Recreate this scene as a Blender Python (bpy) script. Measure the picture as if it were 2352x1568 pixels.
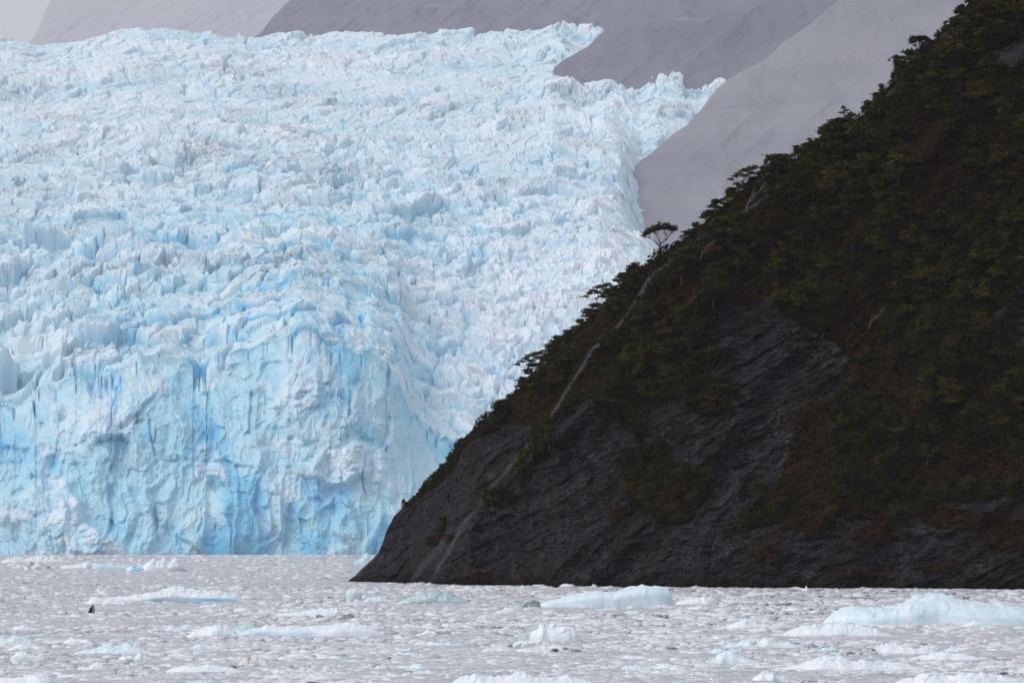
import bpy, math, random
import numpy as np
rng = np.random.default_rng(7); random.seed(7)
SC = bpy.context.scene
for o in list(bpy.data.objects): bpy.data.objects.remove(o)

# ------------------------------------------------------------------ camera, sky, sun, exposure
F = 4267.0            # focal length in pixels of a 1024 px wide frame (150 mm on 36 mm)
CAMH = 5.0            # deck height above the water
HOR = 548.0           # picture row of the horizon
cam_d = bpy.data.cameras.new('camera'); cam = bpy.data.objects.new('camera', cam_d)
SC.collection.objects.link(cam); SC.camera = cam
cam_d.sensor_width = 36; cam_d.lens = 36*F/1024
cam.location = (0, 0, CAMH); cam.rotation_euler = (math.radians(90), 0, 0)
cam_d.shift_y = (HOR-341)/1024
cam_d.clip_start = 1; cam_d.clip_end = 60000

SUN_EL, SUN_ROT = math.radians(52), math.radians(-105)      # veiled sun, high on the left
world = bpy.data.worlds.new('World'); SC.world = world; world.use_nodes = True
nt = world.node_tree; nt.nodes.clear()
sky = nt.nodes.new('ShaderNodeTexSky'); sky.sky_type = 'NISHITA'; sky.sun_disc = False
sky.sun_elevation = SUN_EL; sky.sun_rotation = SUN_ROT
sky.air_density = 1.0; sky.dust_density = 2.5; sky.ozone_density = 2.0
hs = nt.nodes.new('ShaderNodeHueSaturation'); hs.inputs['Saturation'].default_value = 0.40
bg = nt.nodes.new('ShaderNodeBackground'); bg.inputs['Strength'].default_value = 0.15
wo = nt.nodes.new('ShaderNodeOutputWorld')
nt.links.new(sky.outputs[0], hs.inputs['Color']); nt.links.new(hs.outputs[0], bg.inputs[0]); nt.links.new(bg.outputs[0], wo.inputs[0])
sd = bpy.data.lights.new('sun', 'SUN'); sd.energy = 0.5; sd.angle = math.radians(40); sd.color = (1, .97, .93)
sun = bpy.data.objects.new('sun', sd); SC.collection.objects.link(sun)
# the sky's sun stands at azimuth SUN_ROT from +Y, turning towards +X
sx, sy, sz = math.sin(SUN_ROT)*math.cos(SUN_EL), math.cos(SUN_ROT)*math.cos(SUN_EL), math.sin(SUN_EL)
from mathutils import Vector
sun.rotation_euler = Vector((sx, sy, sz)).to_track_quat('Z', 'Y').to_euler()
SC.view_settings.view_transform = 'Standard'; SC.view_settings.look = 'None'
SC.view_settings.exposure = 0.30; SC.view_settings.gamma = 1.0
SC.cycles.use_denoising = True
SC.cycles.max_bounces = 6; SC.cycles.diffuse_bounces = 4; SC.cycles.glossy_bounces = 2
SC.cycles.transmission_bounces = 2; SC.cycles.volume_bounces = 3
SC.cycles.use_adaptive_sampling = True; SC.cycles.adaptive_threshold = 0.02

# ------------------------------------------------------------------ noise
TS = 512
_tab = [rng.random((TS, TS)).astype(np.float32) for _ in range(24)]
def vn(x, y, s=0):
    x = np.asarray(x, np.float32); y = np.asarray(y, np.float32)
    xf = np.floor(x); yf = np.floor(y); i = xf.astype(np.int32); j = yf.astype(np.int32)
    u = x-xf; v = y-yf; u = u*u*(3-2*u); v = v*v*(3-2*v); T = _tab[s % 24]; m = TS-1
    a = T[i & m, j & m]; b = T[(i+1) & m, j & m]; c = T[i & m, (j+1) & m]; d = T[(i+1) & m, (j+1) & m]
    return ((a+(b-a)*u)*(1-v)+(c+(d-c)*u)*v)*2-1
def fbm(x, y, s=0, o=4, g=.5):
    r = 0; a = 1; t = 0
    for k in range(o):
        r = r+a*vn(x*2.03**k+17.3*k, y*2.03**k-9.1*k, s+k); t += a; a *= g
    return r/t
def ridged(x, y, s=0, o=4, g=.5):
    r = 0; a = 1; t = 0
    for k in range(o):
        r = r+a*(1-2*np.abs(vn(x*2.03**k+3.3*k, y*2.03**k+5.1*k, s+k))); t += a; a *= g
    return r/t
def voro(x, y, s=0):
    """returns f1, f2-f1, cell value, tilt"""
    x = np.asarray(x, np.float32); y = np.asarray(y, np.float32)
    xi = np.floor(x).astype(np.int32); yi = np.floor(y).astype(np.int32); m = TS-1
    f1 = np.full(x.shape, 9, np.float32); f2 = f1.copy(); cv = np.zeros_like(f1); tl = np.zeros_like(f1)
    A, B, C, D, E = (_tab[(s+k) % 24] for k in range(5))
    for dx in (-1, 0, 1):
        for dy in (-1, 0, 1):
            i = (xi+dx) & m; j = (yi+dy) & m
            ex = (xi+dx)+A[i, j]-x; ey = (yi+dy)+B[i, j]-y
            d = np.sqrt(ex*ex+ey*ey); nb = d < f1
            f2 = np.where(nb, f1, np.minimum(f2, d)); f1 = np.where(nb, d, f1)
            cv = np.where(nb, C[i, j]*2-1, cv)
            tl = np.where(nb, -(ex*(D[i, j]*2-1)+ey*(E[i, j]*2-1)), tl)
    return f1, f2-f1, cv, tl
def sm(a, b, x):
    t = np.clip((x-a)/(b-a), 0, 1); return t*t*(3-2*t)
def inpoly(px, py, poly):
    r = np.zeros(px.shape, bool); n = len(poly)
    for k in range(n):
        x0, y0 = poly[k]; x1, y1 = poly[(k+1) % n]
        if y0 == y1: continue
        c = ((y0 > py) != (y1 > py)) & (px < (x1-x0)*(py-y0)/(y1-y0)+x0); r ^= c
    return r
def P(pts): return [(a*.43537, b*.43537) for a, b in pts]      # 2352-wide reading of the photo -> 1024-wide
def tab(px, pts): return np.interp(px, [p[0] for p in pts], [p[1] for p in pts])
def xyz(px, row, y): return (px-512)/F*y, y, CAMH+(HOR-row)/F*y

# ------------------------------------------------------------------ object helpers
def tag(o, label=None, cat=None, group=None, kind=None):
    for k, v in (('label', label), ('category', cat), ('group', group), ('kind', kind)):
        if v: o[k] = v
    return o
def raw_mesh(name, V, Q, attrs=None, smooth=True):
    me = bpy.data.meshes.new(name); V = np.ascontiguousarray(V, np.float32); Q = np.ascontiguousarray(Q, np.int32)
    n = Q.shape[1]
    me.vertices.add(len(V)); me.vertices.foreach_set('co', V.ravel())
    me.loops.add(Q.size); me.loops.foreach_set('vertex_index', Q.ravel())
    me.polygons.add(len(Q)); me.polygons.foreach_set('loop_start', np.arange(0, Q.size, n, dtype=np.int32))
    me.polygons.foreach_set('use_smooth', np.full(len(Q), smooth))
    for k, a in (attrs or {}).items():
        at = me.attributes.new(k, 'FLOAT', 'POINT'); at.data.foreach_set('value', np.ascontiguousarray(a, np.float32).ravel())
    me.update(calc_edges=True); return me
def grid_faces(nr, nc):
    i = np.arange(nr*nc, dtype=np.int32).reshape(nr, nc)
    return np.stack([i[:-1, :-1], i[:-1, 1:], i[1:, 1:], i[1:, :-1]], -1).reshape(-1, 4)
def link(name, me, mat=None, parent=None):
    o = bpy.data.objects.new(name, me); SC.collection.objects.link(o)
    if mat and me and not me.materials: me.materials.append(mat)
    if parent: o.parent = parent
    return o
def empty(name, loc, rz=0):
    o = bpy.data.objects.new(name, None); o.location = loc; o.rotation_euler = (0, 0, rz); o.empty_display_size = .5
    SC.collection.objects.link(o); return o
def copy_tree(o, parent=None):
    c = o.copy(); SC.collection.objects.link(c); c.parent = parent
    for ch in list(o.children): copy_tree(ch, c)
    return c

# ------------------------------------------------------------------ material helpers
class M:
    def __init__(s, name, rough=.8, spec=.3):
        s.m = bpy.data.materials.new(name); s.m.use_nodes = True; s.t = s.m.node_tree
        s.b = s.t.nodes['Principled BSDF']; s.b.inputs['Roughness'].default_value = rough
        s.b.inputs['Specular IOR Level'].default_value = spec
        s.co = s.t.nodes.new('ShaderNodeTexCoord')
    def n(s, kind, **kw):
        nd = s.t.nodes.new('ShaderNode'+kind)
        for k, v in kw.items(): setattr(nd, k, v)
        return nd
    def l(s, a, b): s.t.links.new(a, b)
    def noise(s, scale, detail=4, stretch=(1, 1, 1), rot=(0, 0, 0), rough=.55):
        mp = s.n('Mapping'); mp.inputs['Scale'].default_value = stretch; mp.inputs['Rotation'].default_value = rot
        s.l(s.co.outputs['Object'], mp.inputs[0]); t = s.n('TexNoise')
        t.inputs['Scale'].default_value = scale; t.inputs['Detail'].default_value = detail; t.inputs['Roughness'].default_value = rough
        s.l(mp.outputs[0], t.inputs['Vector']); return t.outputs['Fac']
    def rng(s, v, a, b, c=0, d=1):
        r = s.n('MapRange'); s.l(v, r.inputs[0])
        for k, x in enumerate((a, b, c, d)): r.inputs[k+1].default_value = x
        return r.outputs[0]
    def att(s, name): a = s.n('Attribute'); a.attribute_name = name; return a.outputs['Fac']
    def mix(s, f, a, b):
        m = s.n('Mix', data_type='RGBA')
        for k, x in ((0, f), (6, a), (7, b)):
            if isinstance(x, (int, float)): m.inputs[k].default_value = x
            elif isinstance(x, tuple): m.inputs[k].default_value = (*x, 1)
            else: s.l(x, m.inputs[k])
        return m.outputs[2]
    def mul(s, a, b, op='MULTIPLY'):
        m = s.n('Math', operation=op)
        for k, x in enumerate((a, b)):
            if isinstance(x, (int, float)): m.inputs[k].default_value = x
            else: s.l(x, m.inputs[k])
        return m.outputs[0]
    def col(s, c): s.l(c, s.b.inputs['Base Color'])
    def bump(s, h, strength=.5, dist=1.0):
        b = s.n('Bump'); b.inputs['Strength'].default_value = strength; b.inputs['Distance'].default_value = dist
        s.l(h, b.inputs['Height']); s.l(b.outputs[0], s.b.inputs['Normal'])

def mat_glacier():
    m = M('glacier_ice', .55, .3)
    big = m.noise(.012, 3); mid = m.noise(.07, 4); fine = m.noise(.35, 5)
    c = m.mix(m.rng(big, .38, .62), (.73, .845, .895), (.51, .785, .875))
    c = m.mix(m.rng(mid, .45, .7, 0, .7), c, (.41, .73, .87))
    c = m.mix(m.rng(fine, .55, .75, 0, .5), c, (.90, .93, .96))
    c = m.mix(m.att('snow'), c, (.90, .93, .97))
    c = m.mix(m.att('blue'), c, (.11, .54, .85))
    streak = m.noise(.35, 5, (1, .6, .25))
    d = m.mul(m.att('dirt'), m.rng(streak, .42, .68))  # dirt, and on the ice face also the bulge's painted shading
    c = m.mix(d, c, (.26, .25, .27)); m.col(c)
    m.bump(m.noise(.5, 6), .6, 1.4)
    return m.m
def mat_ice(name, c1, c2, dirt=(.3, .27, .24), rough=.4):
    m = M(name, rough, .4)
    c = m.mix(m.rng(m.noise(1.6, 4), .4, .65), c1, c2)
    c = m.mix(m.att('blue'), c, (.30, .62, .80))
    c = m.mix(m.mul(m.att('dirt'), m.rng(m.noise(5, 5, (1, 1, .5)), .3, .6)), c, dirt); m.col(c)
    m.bump(m.noise(7, 5), .35, .06)
    return m.m
def mat_slush():
    m = M('slush_ice', .5, .3)
    c = m.mix(m.rng(m.noise(.25, 4), .35, .65), (.62, .63, .66), (.40, .41, .44))
    c = m.mix(m.rng(m.noise(5, 6), .45, .7, 0, .8), c, (.68, .68, .71))
    c = m.mix(m.rng(m.noise(1.1, 8, (.5, 1, 1), rough=.7), .54, .66, 0, .8), c, (.26, .26, .28)); m.col(c)
    m.bump(m.noise(9, 5), .8, .08)
    return m.m
def mat_water():
    m = M('bay_water', .12, .5); m.b.inputs['Base Color'].default_value = (.035, .045, .05, 1)
    m.bump(m.noise(2.2, 4), .3, .08); return m.m
def mat_cliff():
    m = M('cliff_rock', .85, .08); R = (0, math.radians(28), 0)
    st = m.noise(.9, 8, (.16, 1, 2.0), R, .72); sp = m.noise(4.5, 6, (.6, 1, 1.2), R, rough=.75)
    c = m.mix(m.rng(st, .43, .60), (.0015, .0015, .002), (.046, .042, .050))
    c = m.mix(m.rng(sp, .53, .63, 0, .55), c, (.18, .168, .18))
    c = m.mix(m.rng(m.noise(.12, 4), .50, .66, 0, .7), c, (.030, .017, .015))
    c = m.mix(m.mul(m.rng(m.noise(.3, 4), .54, .64), m.rng(m.noise(2.2, 6, rough=.75), .50, .62, 0, .8)), c, (.15, .14, .14))
    sl = m.mul(m.att('slab'), m.rng(m.noise(.9, 6, (.3, 1, 2.2), (0, math.radians(50), 0)), .25, .6))
    c = m.mix(m.mul(sl, .8), c, (.12, .116, .127))
    v = m.att('veg')
    g = m.mix(m.rng(m.noise(.6, 5), .35, .65), (.016, .009, .004), (.005, .006, .002))
    g = m.mix(m.rng(m.noise(2.5, 4), .55, .7, 0, .7), g, (.036, .018, .006))
    vm = m.mul(v, m.rng(m.noise(1.3, 5), .25, .45)); c = m.mix(vm, c, g)
    c = m.mix(m.mul(m.att('tide'), .75), c, (.006, .006, .006))
    m.col(c); hh = m.mul(st, m.mul(sp, .6), 'ADD'); m.bump(hh, 1.0, .9)
    return m.m
def mat_mountain(name, a, b):
    m = M(name, .95, .1)
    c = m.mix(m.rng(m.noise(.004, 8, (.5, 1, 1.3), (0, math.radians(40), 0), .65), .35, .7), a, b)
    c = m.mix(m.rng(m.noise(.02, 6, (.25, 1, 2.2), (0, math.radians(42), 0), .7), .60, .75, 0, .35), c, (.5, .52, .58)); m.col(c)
    m.bump(m.noise(.03, 6), .45, 10)
    return m.m
def mat_leaf(name, a, b, c3, sc=1.2):
    m = M(name, .8, .05)
    oi = m.n('ObjectInfo'); ad = m.n('VectorMath', operation='ADD'); 
    mp = m.n('Mapping'); mp.inputs['Scale'].default_value = (1, 1, 1)
    cx = m.n('CombineXYZ'); m.l(m.mul(oi.outputs['Random'], 50), cx.inputs[0])
    m.l(m.co.outputs['Object'], ad.inputs[0]); m.l(cx.outputs[0], ad.inputs[1])
    t = m.n('TexNoise'); t.inputs['Scale'].default_value = sc; t.inputs['Detail'].default_value = 3; m.l(ad.outputs[0], t.inputs['Vector'])
    c = m.mix(m.rng(t.outputs['Fac'], .35, .65), a, b)
    c = m.mix(m.rng(oi.outputs['Random'], .6, 1, 0, .6), c, c3)
    c = m.mix(m.att('tint'), c, c3); m.col(c)
    m.b.inputs['Transmission Weight'].default_value = 0
    return m.m
def mat_flat(name, a, b, sc=3):
    m = M(name, .85, .2); m.col(m.mix(m.rng(m.noise(sc, 4), .35, .65), a, b)); m.bump(m.noise(sc*3, 3), .4, .03); return m.m

# ------------------------------------------------------------------ water
water = bpy.data.meshes.new('water')
water.from_pydata([(-14000, -200, 0), (14000, -200, 0), (14000, 36000, 0), (-14000, 36000, 0)], [], [(0, 1, 2, 3)])
tag(link('water', water, mat_water()), kind='structure')

# ------------------------------------------------------------------ glacier
def build_glacier():
    NC = 1500; px = np.linspace(-190, 880, NC)
    Hrow = tab(px, [(-190, 410), (0, 404), (40, 398), (80, 380), (160, 362), (205, 370), (240, 350), (272, 340), (300, 333), (345, 350), (378, 362),
                    (400, 384), (412, 415), (440, 440), (520, 455), (600, 430), (880, 420)])
    Mrow = tab(px, [(-190, 205), (300, 205), (520, 212), (600, 214), (618, 224), (640, 232), (648, 240), (660, 256), (700, 268), (880, 280)])
    Lrow = tab(px, [(-190, 112), (400, 112), (520, 104), (553, 98), (566, 102), (579, 106), (600, 101), (612, 99), (640, 106), (652, 98), (660, 94), (680, 95),
                    (700, 100), (718, 94), (730, 94), (880, 96)])
    Trow = tab(px, [(-190, 45), (0, 40), (20, 43), (36, 47), (60, 45), (87, 41), (113, 35), (148, 30), (196, 31), (257, 35), (331, 34), (435, 34), (492, 31), (522, 33),
                    (548, 28), (562, 25), (575, 29), (588, 32), (602, 33), (640, 40), (720, 60), (880, 70)])
    G = 1.4
    y0, y1, y2, y3 = 3720., 4950., 5700., 6430.
    Hrow = Hrow+4*fbm(px/22, px*0, 3, 3)+1.2*vn(px/7, px*0, 9)
    ks = [(Hrow, y0), (Mrow, y1), (Lrow, y2), (Trow, y3)]
    Z = [CAMH+(HOR-r)/F*y for r, y in ks]
    NS = 1250; ys = y0*(y3/y0)**np.linspace(0, 1, NS)
    yy = np.concatenate([ys, [6480, 6560, 6700, 6900]])
    ZS = np.empty((len(yy), NC))
    for i, y in enumerate(yy):
        if y <= y1: t = (y-y0)/(y1-y0); z = Z[0]*(1-t)+Z[1]*t
        elif y <= y2: t = (y-y1)/(y2-y1); z = Z[1]*(1-t)+Z[2]*t
        elif y <= y3: t = (y-y2)/(y3-y2); z = Z[2]*(1-t)+Z[3]*t
        else: z = Z[3]-(y-y3)*.25
        ZS[i] = z-30*sm(618, 645, px)*sm(4900, 5050, y)*sm(5550, 5350, y)
    PXg = np.broadcast_to(px, ZS.shape); YW = np.broadcast_to(yy[:, None], ZS.shape); XW = (PXg-512)/F*YW
    X = XW/G; Y = YW/G
    # serac field
    wx = X+14*fbm(X/60, Y/60, 1, 3)+3*vn(X/9, Y/9, 5); wy = Y+18*fbm(X/70, Y/50, 4, 3)+3*vn(X/9, Y/9, 8)
    amp = (.85+.95*fbm(X/150, Y/170, 9, 3))*(1.0-.5*sm(2600, 4200, Y))
    rub = sm(380, 520, PXg)*(1-sm(3350, 3700, Y))                # crushed, finer ice towards the right margin
    rough = .5+.5*vn(X/70+3, Y/100, 17)
    f1, e1, c1, t1 = voro(wx/36, wy/52, 2)
    f2, e2, c2, t2 = voro(wx/15, wy/24, 7)
    f3, e3, c3, t3 = voro((wx+2*vn(X/3, Y/3, 3))/5.5, wy/9, 12)
    wave = ridged(X/300+.35*vn(X/90, Y/90, 2), Y/100+.8*vn(X/140, Y/140, 6), 13, 2)
    h = wave*8*(1-.5*rub)
    h = h+amp*((c1*6+t1*12)*(1-.65*rub)-9*np.exp(-(e1/.06)**2)*(1-.7*rub))
    h = h+amp*((c2*3.8+t2*6.5)*(1-.3*rub)-4.5*np.exp(-(e2/.06)**2))
    h = h+amp*(c3*1.5+t3*2.6)*(.45+.7*rub+.6*rough)
    h = h+.8*fbm(X/3.5, Y/6, 15, 3)*(.5+rough)
    top = np.clip((YW-y3+160)/160, 0, 1)
    h = h*(1-.45*top*(1-sm(150, 240, PXg)))
    edge = sm(0, 1, (YW-y0)/70)                                    # calmer right at the lip
    h = h*(.8+.2*edge)*G*(1-.5*sm(612, 640, PXg)*sm(4700, 5000, YW)*sm(5500, 5200, YW))
    Zs = ZS+h
    core = np.exp(-((PXg-270)/170)**2-((Y-2700)/650)**2)+.25*sm(0, .4, fbm(X/160, Y/260, 18, 3))
    blue = (np.exp(-(e1/.05)**2)*.8*(c1 > -.5)+np.exp(-(e2/.06)**2)*.5*(c2 > .3))*np.clip(.1+core, 0, 1)
    blue = blue+.85*np.exp(-((vn(X/12, Y/60, 20)+.25*vn(X/4, Y/9, 3))/.035)**2)*sm(.1, .5, vn(X/19, Y/23, 5))*np.clip(.15+core, 0, 1)
    blue = blue+.5*sm(.1, .5, fbm(X/14, Y/32, 19, 3))*np.clip(core, 0, 1)
    dirt = sm(.05, .45, fbm(X/70+4, Y/45, 20, 4))*.9+sm(.3, .6, fbm(X/9, Y/60, 21, 3))*.35
    dirt = dirt*sm(-.5, .2, fbm(X/300, Y/300, 22, 2))
    snow = sm(-.2, .8, h/14)*.45+.6*rub+.35*sm(3300, 4200, Y)
    # face
    NF = 340; t = np.linspace(0, 1, NF, endpoint=False)[:, None]
    zw = -6+(Zs[0]+6)*t; zf = zw/G
    yb = 3556+10*fbm(px/60, px*0, 3, 3)
    xf0 = (px-512)/F*3580/G
    Xf = np.broadcast_to(xf0, zf.shape)
    wx2 = Xf+6*fbm(Xf/25, zf/25, 2, 3); wz = zf+7*fbm(Xf/28, zf/22, 5, 3)
    rub2 = sm(.0, .35, fbm(Xf/30, zf/26, 6, 3))
    g1, ge1, gc1, gt1 = voro(wx2/7, wz/11, 14); g3, ge3, gc3, gt3 = voro(wx2/2.6, wz/3.2, 4)
    bil = np.abs(vn(wx2/11, wz/15, 6))+.55*np.abs(vn(wx2/5, wz/6.5, 7))+.3*np.abs(vn(wx2/2.3, wz/3, 8))
    puff = 12*np.abs(vn(wx2/19, wz/25, 6))+5.5*np.abs(vn(wx2/8, wz/10, 7))+2.6*np.abs(vn(wx2/3.6, wz/4.4, 8))+1.0*np.abs(vn(wx2/1.7, wz/2, 9))
    g2, ge2, gc2, gt2 = voro(wx2/17, wz/40, 3)
    wall = (gc2*3.0+gt2*8)*sm(0, .22, ge2)+(gc1*1.0+gt1*4)*sm(0, .3, ge1)+(gc3*.3+gt3*.8)*sm(0, .4, ge3)+3.5*ridged(wx2/15, wz/50, 11, 3)
    rel = 12*ridged(wx2/65, wz/170, 20, 2)+6*fbm(wx2/22, wz/60, 3, 2)+wall*(1-rub2)+puff*(.35+.85*rub2)+.5*fbm(Xf/1.5, zf/1.5, 12, 2)
    rel = rel+22*np.exp(-(((px-335)/62)**2+((zf-92)/34)**2))+14*np.exp(-(((px-120)/70)**2+((zf-78)/26)**2))
    crk = np.zeros_like(rel); rk = np.random.default_rng(9)
    for q in range(9):                                          # a few separate cracks running down the face
        x0 = rk.uniform(-330, -20); z0 = rk.uniform(5, 90); L = rk.uniform(12, 38)
        line = x0+rk.uniform(-.25, .25)*(zf-z0)+1.6*vn(zf/6+q*7, zf*0+q, 5)
        w_ = rk.uniform(.25, .7); crk = np.maximum(crk, np.exp(-((Xf-line)/w_)**2)*sm(0, 6, zf-z0)*sm(0, 8, z0+L-zf))
    rel = rel-2.5*crk
    fade = np.clip(t/.12, 0, 1)**.5*(1-.55*sm(.8, 1, t))
    lean = np.clip((px-395)/50, 0, 1)
    Hs = CAMH+(HOR-np.convolve(np.pad(Hrow, 30, 'edge'), np.ones(61)/61, 'valid'))/F*y0
    tz = np.clip((zw+6)/(Hs+6), 0, 1.15); fade = np.clip(tz/.12, 0, 1)**.5*(1-.5*sm(.7, 1.1, tz))
    Yf_ = yb+(y0-yb)*np.clip(tz, 0, 1)**(1.3-.5*lean)-rel*fade*G*(1-.5*lean)
    wt = sm(.93, 1, t); Yf_ = Yf_*(1-wt)+(y0-6)*wt
    Xf2 = (px-512)/F*Yf_
    fb = .62*sm(-.1, .5, fbm(Xf/20, zf/34, 10, 4)+.15*fbm(Xf/3, zf/2.5, 1, 2))*(1-.7*rub2)+.6*crk+.12
    face_dirt_shade = .42*sm(.1, .6, fbm(Xf/14, zf/40, 12, 4))+.45*np.exp(-(((px-345)/60)**2+((zf-85)/32)**2))*1.3*sm(-.3, .3, fbm(Xf/9, zf/9, 2, 3))  # dirt streaks, plus the bulge's shading painted in as a grey patch
    fs = rub2*.8*sm(-.2, .3, fbm(Xf/4, zf/4, 3, 3)+.1)
    V = np.concatenate([np.stack([Xf2, Yf_, zw+0*Xf2], -1), np.stack([XW, YW, Zs], -1)], 0)
    at = {'blue': np.clip(np.concatenate([fb, blue]), 0, .9), 'dirt': np.clip(np.concatenate([face_dirt_shade, dirt]), 0, 1)*.8, 'snow': np.clip(np.concatenate([fs, snow]), 0, 1)}
    nr = V.shape[0]
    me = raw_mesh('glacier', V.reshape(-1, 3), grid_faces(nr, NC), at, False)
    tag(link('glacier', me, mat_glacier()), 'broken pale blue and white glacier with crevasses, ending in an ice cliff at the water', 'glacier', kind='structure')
build_glacier()

# ------------------------------------------------------------------ mountains in the mist
def build_mountain(sil, foot_y, back, amp, mat, px1, seed, dip=14, slope=.34):
    """sil: (px,row) pairs of the skyline, low end first; the slope climbs away from foot_y"""
    sil = sorted(sil); NC = 420; px = np.linspace(sil[0][0], px1, NC); top = tab(px, sil)
    foot = max(s[1] for s in sil)+dip
    NR = 260; t = np.linspace(0, 1, NR)[:, None]
    row = foot+(top-foot)*t
    span = (foot-top)/F*foot_y/slope
    yb = foot_y+span*t**1.15
    X, Y, Z = xyz(px, row, yb)
    a = X*.7+Z*.7; b = X*.7-Z*.7
    rel = amp*(ridged(b/120, a/420, seed, 4)*.7+.5*fbm(X/50, Z/50, seed+3, 5))*np.sin(np.pi*np.clip(t, 0, 1))**.5
    row2 = row+1.2*fbm(px/9, t*9+0*px, seed+5, 3)*(t**3)
    Y = Y-rel; X, Y, Z = xyz(px, row2, Y)
    bt = np.linspace(0, 1, 12)[1:, None]
    Yb = Y[-1]+back*bt; Xb = X[-1]+0*bt; Zb = Z[-1]*(1-bt)+(-5)*bt
    Xb = (px-512)/F*Yb
    V = np.concatenate([np.stack([X, Y, Z], -1), np.stack([Xb, Yb+0*Xb, Zb+0*Xb], -1)], 0)
    me = raw_mesh('mountain', V.reshape(-1, 3), grid_faces(V.shape[0], NC))
    return link('mountain', me, mat)
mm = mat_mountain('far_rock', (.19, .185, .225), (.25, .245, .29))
mm3 = mat_mountain('pale_hazed_rock', (.42, .415, .47), (.46, .455, .50))  # mist over the farthest slopes put into a paler rock colour
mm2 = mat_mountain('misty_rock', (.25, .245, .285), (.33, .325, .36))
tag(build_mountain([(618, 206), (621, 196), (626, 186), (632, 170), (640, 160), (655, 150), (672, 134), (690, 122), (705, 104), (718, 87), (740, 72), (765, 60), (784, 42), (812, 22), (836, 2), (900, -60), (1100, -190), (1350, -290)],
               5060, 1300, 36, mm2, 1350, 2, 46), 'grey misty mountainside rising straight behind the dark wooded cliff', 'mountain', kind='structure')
tag(build_mountain([(552, 96), (553, 70), (560, 63), (566, 59), (588, 46), (600, 34), (612, 20), (631, 0), (680, -45), (800, -130), (1100, -220)],
               5790, 1700, 40, mm, 1100, 5), 'dark grey misty mountain slope between the glacier and the nearer grey slope', 'mountain', kind='structure')
tag(build_mountain([(240, 45), (261, 33), (272, 17), (290, 0), (340, -45), (480, -110), (800, -140), (1000, -160)],
               8600, 2500, 60, mm, 1000, 8), 'long dark misty slope above the middle of the glacier top', 'mountain', kind='structure')
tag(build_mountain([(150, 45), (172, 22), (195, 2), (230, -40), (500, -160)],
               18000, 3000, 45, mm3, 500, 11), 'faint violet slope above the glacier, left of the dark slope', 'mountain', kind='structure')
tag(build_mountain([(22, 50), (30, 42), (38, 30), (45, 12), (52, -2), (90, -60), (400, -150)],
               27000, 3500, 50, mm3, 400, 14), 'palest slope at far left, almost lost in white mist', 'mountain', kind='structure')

# ------------------------------------------------------------------ wooded cliff
SIL = [(346, 581.5), (355, 575), (366, 564), (378, 553), (383, 541), (387, 529), (394, 516), (405, 504), (418, 494), (432, 480), (446, 463), (456, 449), (466, 436), (478, 425), (490, 417), (508, 398),
       (527, 380), (549, 358), (575, 332), (601, 306), (622, 285), (640, 268), (660, 255), (680, 243), (705, 222), (725, 204), (740, 193), (765, 180), (784, 165), (805, 153), (827, 137), (842, 127), (856, 120), (868, 110),
       (884, 92), (900, 72), (914, 58), (932, 42), (949, 26), (962, 10), (972, -2), (1000, -35), (1100, -130), (1300, -260)]
BASE = [(346, 581.6), (410, 582.6), (470, 584.6), (560, 586.0), (700, 587.3), (860, 588), (1024, 588.8), (1300, 590)]
S1 = [(580, 430), (560, 441), (522, 462), (500, 480), (470, 505), (435, 536), (405, 556), (383, 570), (350, 590), (330, 612), (313, 627), (279, 646), (250, 680), (226, 718), (196, 766), (150, 815), (118, 856), (92, 892), (60, 925), (30, 955), (0, 985)]
S2 = [(583, 407), (565, 420), (545, 437), (525, 447), (500, 462), (470, 480), (440, 505), (420, 540)]
S4 = [(470, 520), (440, 545), (415, 575), (380, 610), (350, 640), (320, 665), (300, 690), (285, 700)]
ROCK = P([(795, 1345), (800, 1325), (905, 1185), (960, 1150), (1035, 1080), (1075, 1015), (1180, 968), (1245, 972), (1300, 940), (1345, 905), (1400, 965), (1480, 1015), (1500, 945), (1590, 885), (1640, 770), (1660, 680), (1700, 650), (1765, 640), (1800, 720),
          (1915, 780), (1965, 850), (1890, 930), (1895, 1010), (1830, 1090), (1720, 1170), (1660, 1230), (1800, 1200), (1920, 1180), (2060, 1200), (2200, 1150), (2420, 1140), (2420, 1370)])
ROCKB = P([(2370, 640), (2300, 700), (2260, 760), (2330, 790), (2420, 780)])
ROCKC = P([(2420, 60), (2330, 90), (2250, 140), (2240, 160), (2330, 150), (2420, 120)])
ISL = [(1535, 1130, 95, 75), (1490, 1080, 55, 60), (1540, 820, 110, 60), (1420, 925, 60, 50), (1240, 1010, 22, 60), (1205, 1080, 14, 40), (1150, 1150, 40, 14), (1010, 1240, 30, 12), (1630, 910, 50, 45), (1860, 1200, 60, 22), (2090, 1110, 80, 35)]
GRASS = [(1870, 1075, 60, 160), (1100, 1328, 45, 7), (1220, 1330, 30, 6), (1980, 1328, 60, 6), (1030, 990, 30, 12), (1180, 935, 120, 42), (1360, 760, 60, 90), (2250, 1080, 120, 60), (1540, 1150, 70, 45), (1720, 660, 60, 40), (1560, 690, 60, 60), (1770, 520, 80, 40), (2050, 900, 60, 80), (2200, 1190, 90, 26), (2010, 1230, 50, 30), (2310, 1230, 50, 40), (1760, 1270, 36, 12), (1430, 1180, 30, 14), (2150, 1300, 60, 8)]
CL = {}
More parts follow.
